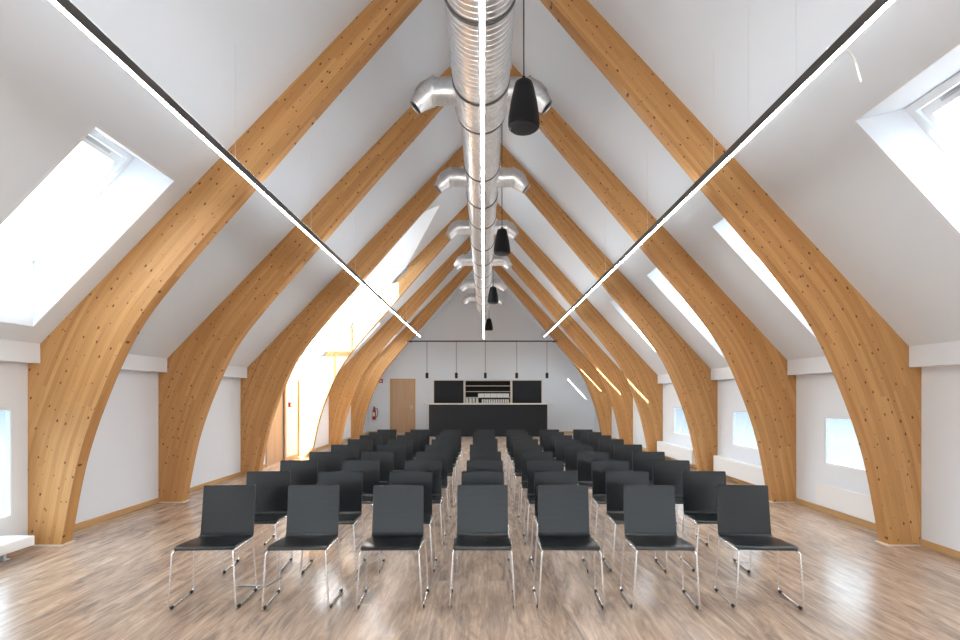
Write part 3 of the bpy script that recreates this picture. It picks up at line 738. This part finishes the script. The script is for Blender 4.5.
# ------------------------------------------------------------------ chairs
def lerp(a, b, t): return a+(b-a)*t
def sheet(prof, wfun, th, ncross=9, dish=None, r=.03):
    """bent plywood: prof = list of (y,z), wfun(i/n)->half width, closed solid of thickness th"""
    n = len(prof); bm = bmesh.new(); top = []; bot = []
    for i, (y, z) in enumerate(prof):
        a = prof[max(i-1, 0)]; b = prof[min(i+1, n-1)]; t = Vector((0, b[0]-a[0], b[1]-a[1])).normalized(); nv = Vector((0, -t.z, t.y))
        hw = wfun(i/(n-1)); rt = []; rb = []
        for k in range(ncross):
            u = -1+2*k/(ncross-1); dz = dish(i/(n-1), u) if dish else 0
            p = Vector((hw*u, y, z))+nv*dz
            rt.append(bm.verts.new(p)); rb.append(bm.verts.new(p-nv*th))
        top.append(rt); bot.append(rb)
    for i in range(n-1):
        for k in range(ncross-1):
            bm.faces.new((top[i][k], top[i][k+1], top[i+1][k+1], top[i+1][k])); bm.faces.new((bot[i][k], bot[i+1][k], bot[i+1][k+1], bot[i][k+1]))
        for k in (0, ncross-1):
            bm.faces.new((top[i][k], top[i+1][k], bot[i+1][k], bot[i][k]))
    for i in (0, n-1):
        for k in range(ncross-1): bm.faces.new((top[i][k], top[i][k+1], bot[i][k+1], bot[i][k]))
    bmesh.ops.recalc_face_normals(bm, faces=bm.faces)
    return bm
def make_chair():
    t = empty('stacking_chair', (0, 0, 0))
    TH = .011
    # seat: rolls down at the front, dished, turns up at the back
    sp_ = [(-.205, .428), (-.203, .437), (-.196, .444), (-.180, .449), (-.14, .451), (-.08, .449), (-.02, .445), (.05, .441), (.11, .437), (.150, .437), (.170, .4395), (.181, .447), (.187, .460)]
    sp_ = [(y+.035, z+.005*(y < .1)) for y, z in sp_]
    def sw(t_):
        if t_ < .10: return lerp(.198, .216, math.sqrt(t_/.10))
        return lerp(.216, .207, (t_-.1)/.9)
    def dish(t_, u): return .006*(u*u)*math.sin(PI*min(1, t_*1.1)) - .004*math.sin(PI*t_)
    o = link('seat', sheet(sp_, sw, TH, dish=dish), M['ply'], t); smooth_by_angle(o, 40)
    bp_ = [(.187, .460), (.191, .480), (.201, .54), (.214, .62), (.226, .70), (.237, .770), (.244, .815), (.2455, .825), (.2465, .832)]
    bp_ = [(y+.035, z) for y, z in bp_]
    def bw(t_):
        if t_ > .93: return lerp(.205, .194, (t_-.93)/.07)
        return lerp(.207, .2045, t_)
    def dish2(t_, u): return .010*(u*u)*t_
    o = link('backrest', sheet(bp_, bw, TH, dish=dish2), M['ply'], t); smooth_by_angle(o, 40)
    for s in (-1, 1):
        path = fillet([(s*.205, -.16, .4275), (s*.213, -.193, .4275), (s*.238, -.20, .0115), (s*.246, .190, .0115), (s*.226, .150, .436), (s*.221, .02, .432), (s*.205, -.16, .4275)], .03, 4)
        bm = bmesh.new(); tube(bm, path, .0072, seg=8); l = link('leg', bm, M['chrome'], t, smooth=True)
        for y, x in ((-.15, .239), (.15, .2455)):
            bm = bmesh.new(); tube(bm, [(s*x, y-.02, .0115), (s*x, y-.012, .0115), (s*x, y+.012, .0115), (s*x, y+.02, .0115)], [.010, .0125, .0125, .010], seg=8); link('rubber_glide', bm, M['rubber'], l)
    bm = bmesh.new(); tube(bm, [(-.222, .09, .4215), (.222, .09, .4215)], .006); tube(bm, [(-.207, -.10, .4225), (.207, -.10, .4225)], .006); link('crossbar', bm, M['chrome'], t, smooth=True)
    record(t); return t
COLX = [-2.05, -1.37, -.675, .005, .675, 1.39, 2.11]
ROWY = [3.90, 4.66, 5.49, 6.36, 7.32, 8.25, 9.06, 9.86, 10.63]
FRONT = [-2.06, -1.378, -.692, -.012, .640, 1.335, 2.09]
rown = ['front row', 'second row', 'third row', 'fourth row', 'fifth row', 'sixth row', 'seventh row', 'eighth row', 'ninth row']
coln = ['leftmost chair', 'second chair from the left', 'third chair from the left', 'middle chair', 'third chair from the right', 'second chair from the right', 'rightmost chair']
look = 'black plywood chair with chrome sled legs'
ch0 = make_chair(); first = True; rr = random.Random(3)
for r, y in enumerate(ROWY):
    for c_ in range(7):
        o = ch0 if first else copy_tree(ch0); first = False
        x = FRONT[c_] if r == 0 else COLX[c_]+rr.uniform(-.02, .02)
        rz = -(COLX[c_])*.035 + (rr.uniform(-.025, .025) if r else 0)
        o.location = (x, y+(0 if r == 0 else rr.uniform(-.015, .015)), 0); o.rotation_euler = (0, 0, rz)
        tag(o, '%s, %s of the %s' % (look, coln[c_], rown[r]), 'chair', 'stacking chairs set out in rows')

# link bar lying on the floor between the two left front chairs
bm = bmesh.new(); tube(bm, [(-2.04, 4.18, .008), (-1.80, 4.18, .008)], .006, seg=8); tube(bm, [(-1.82, 4.10, .008), (-1.73, 4.36, .008)], .006, seg=8)
tag(link('row_connector', bm, M['steel']), 'thin grey metal connector lying on the floor between the two left front chairs', 'connector')
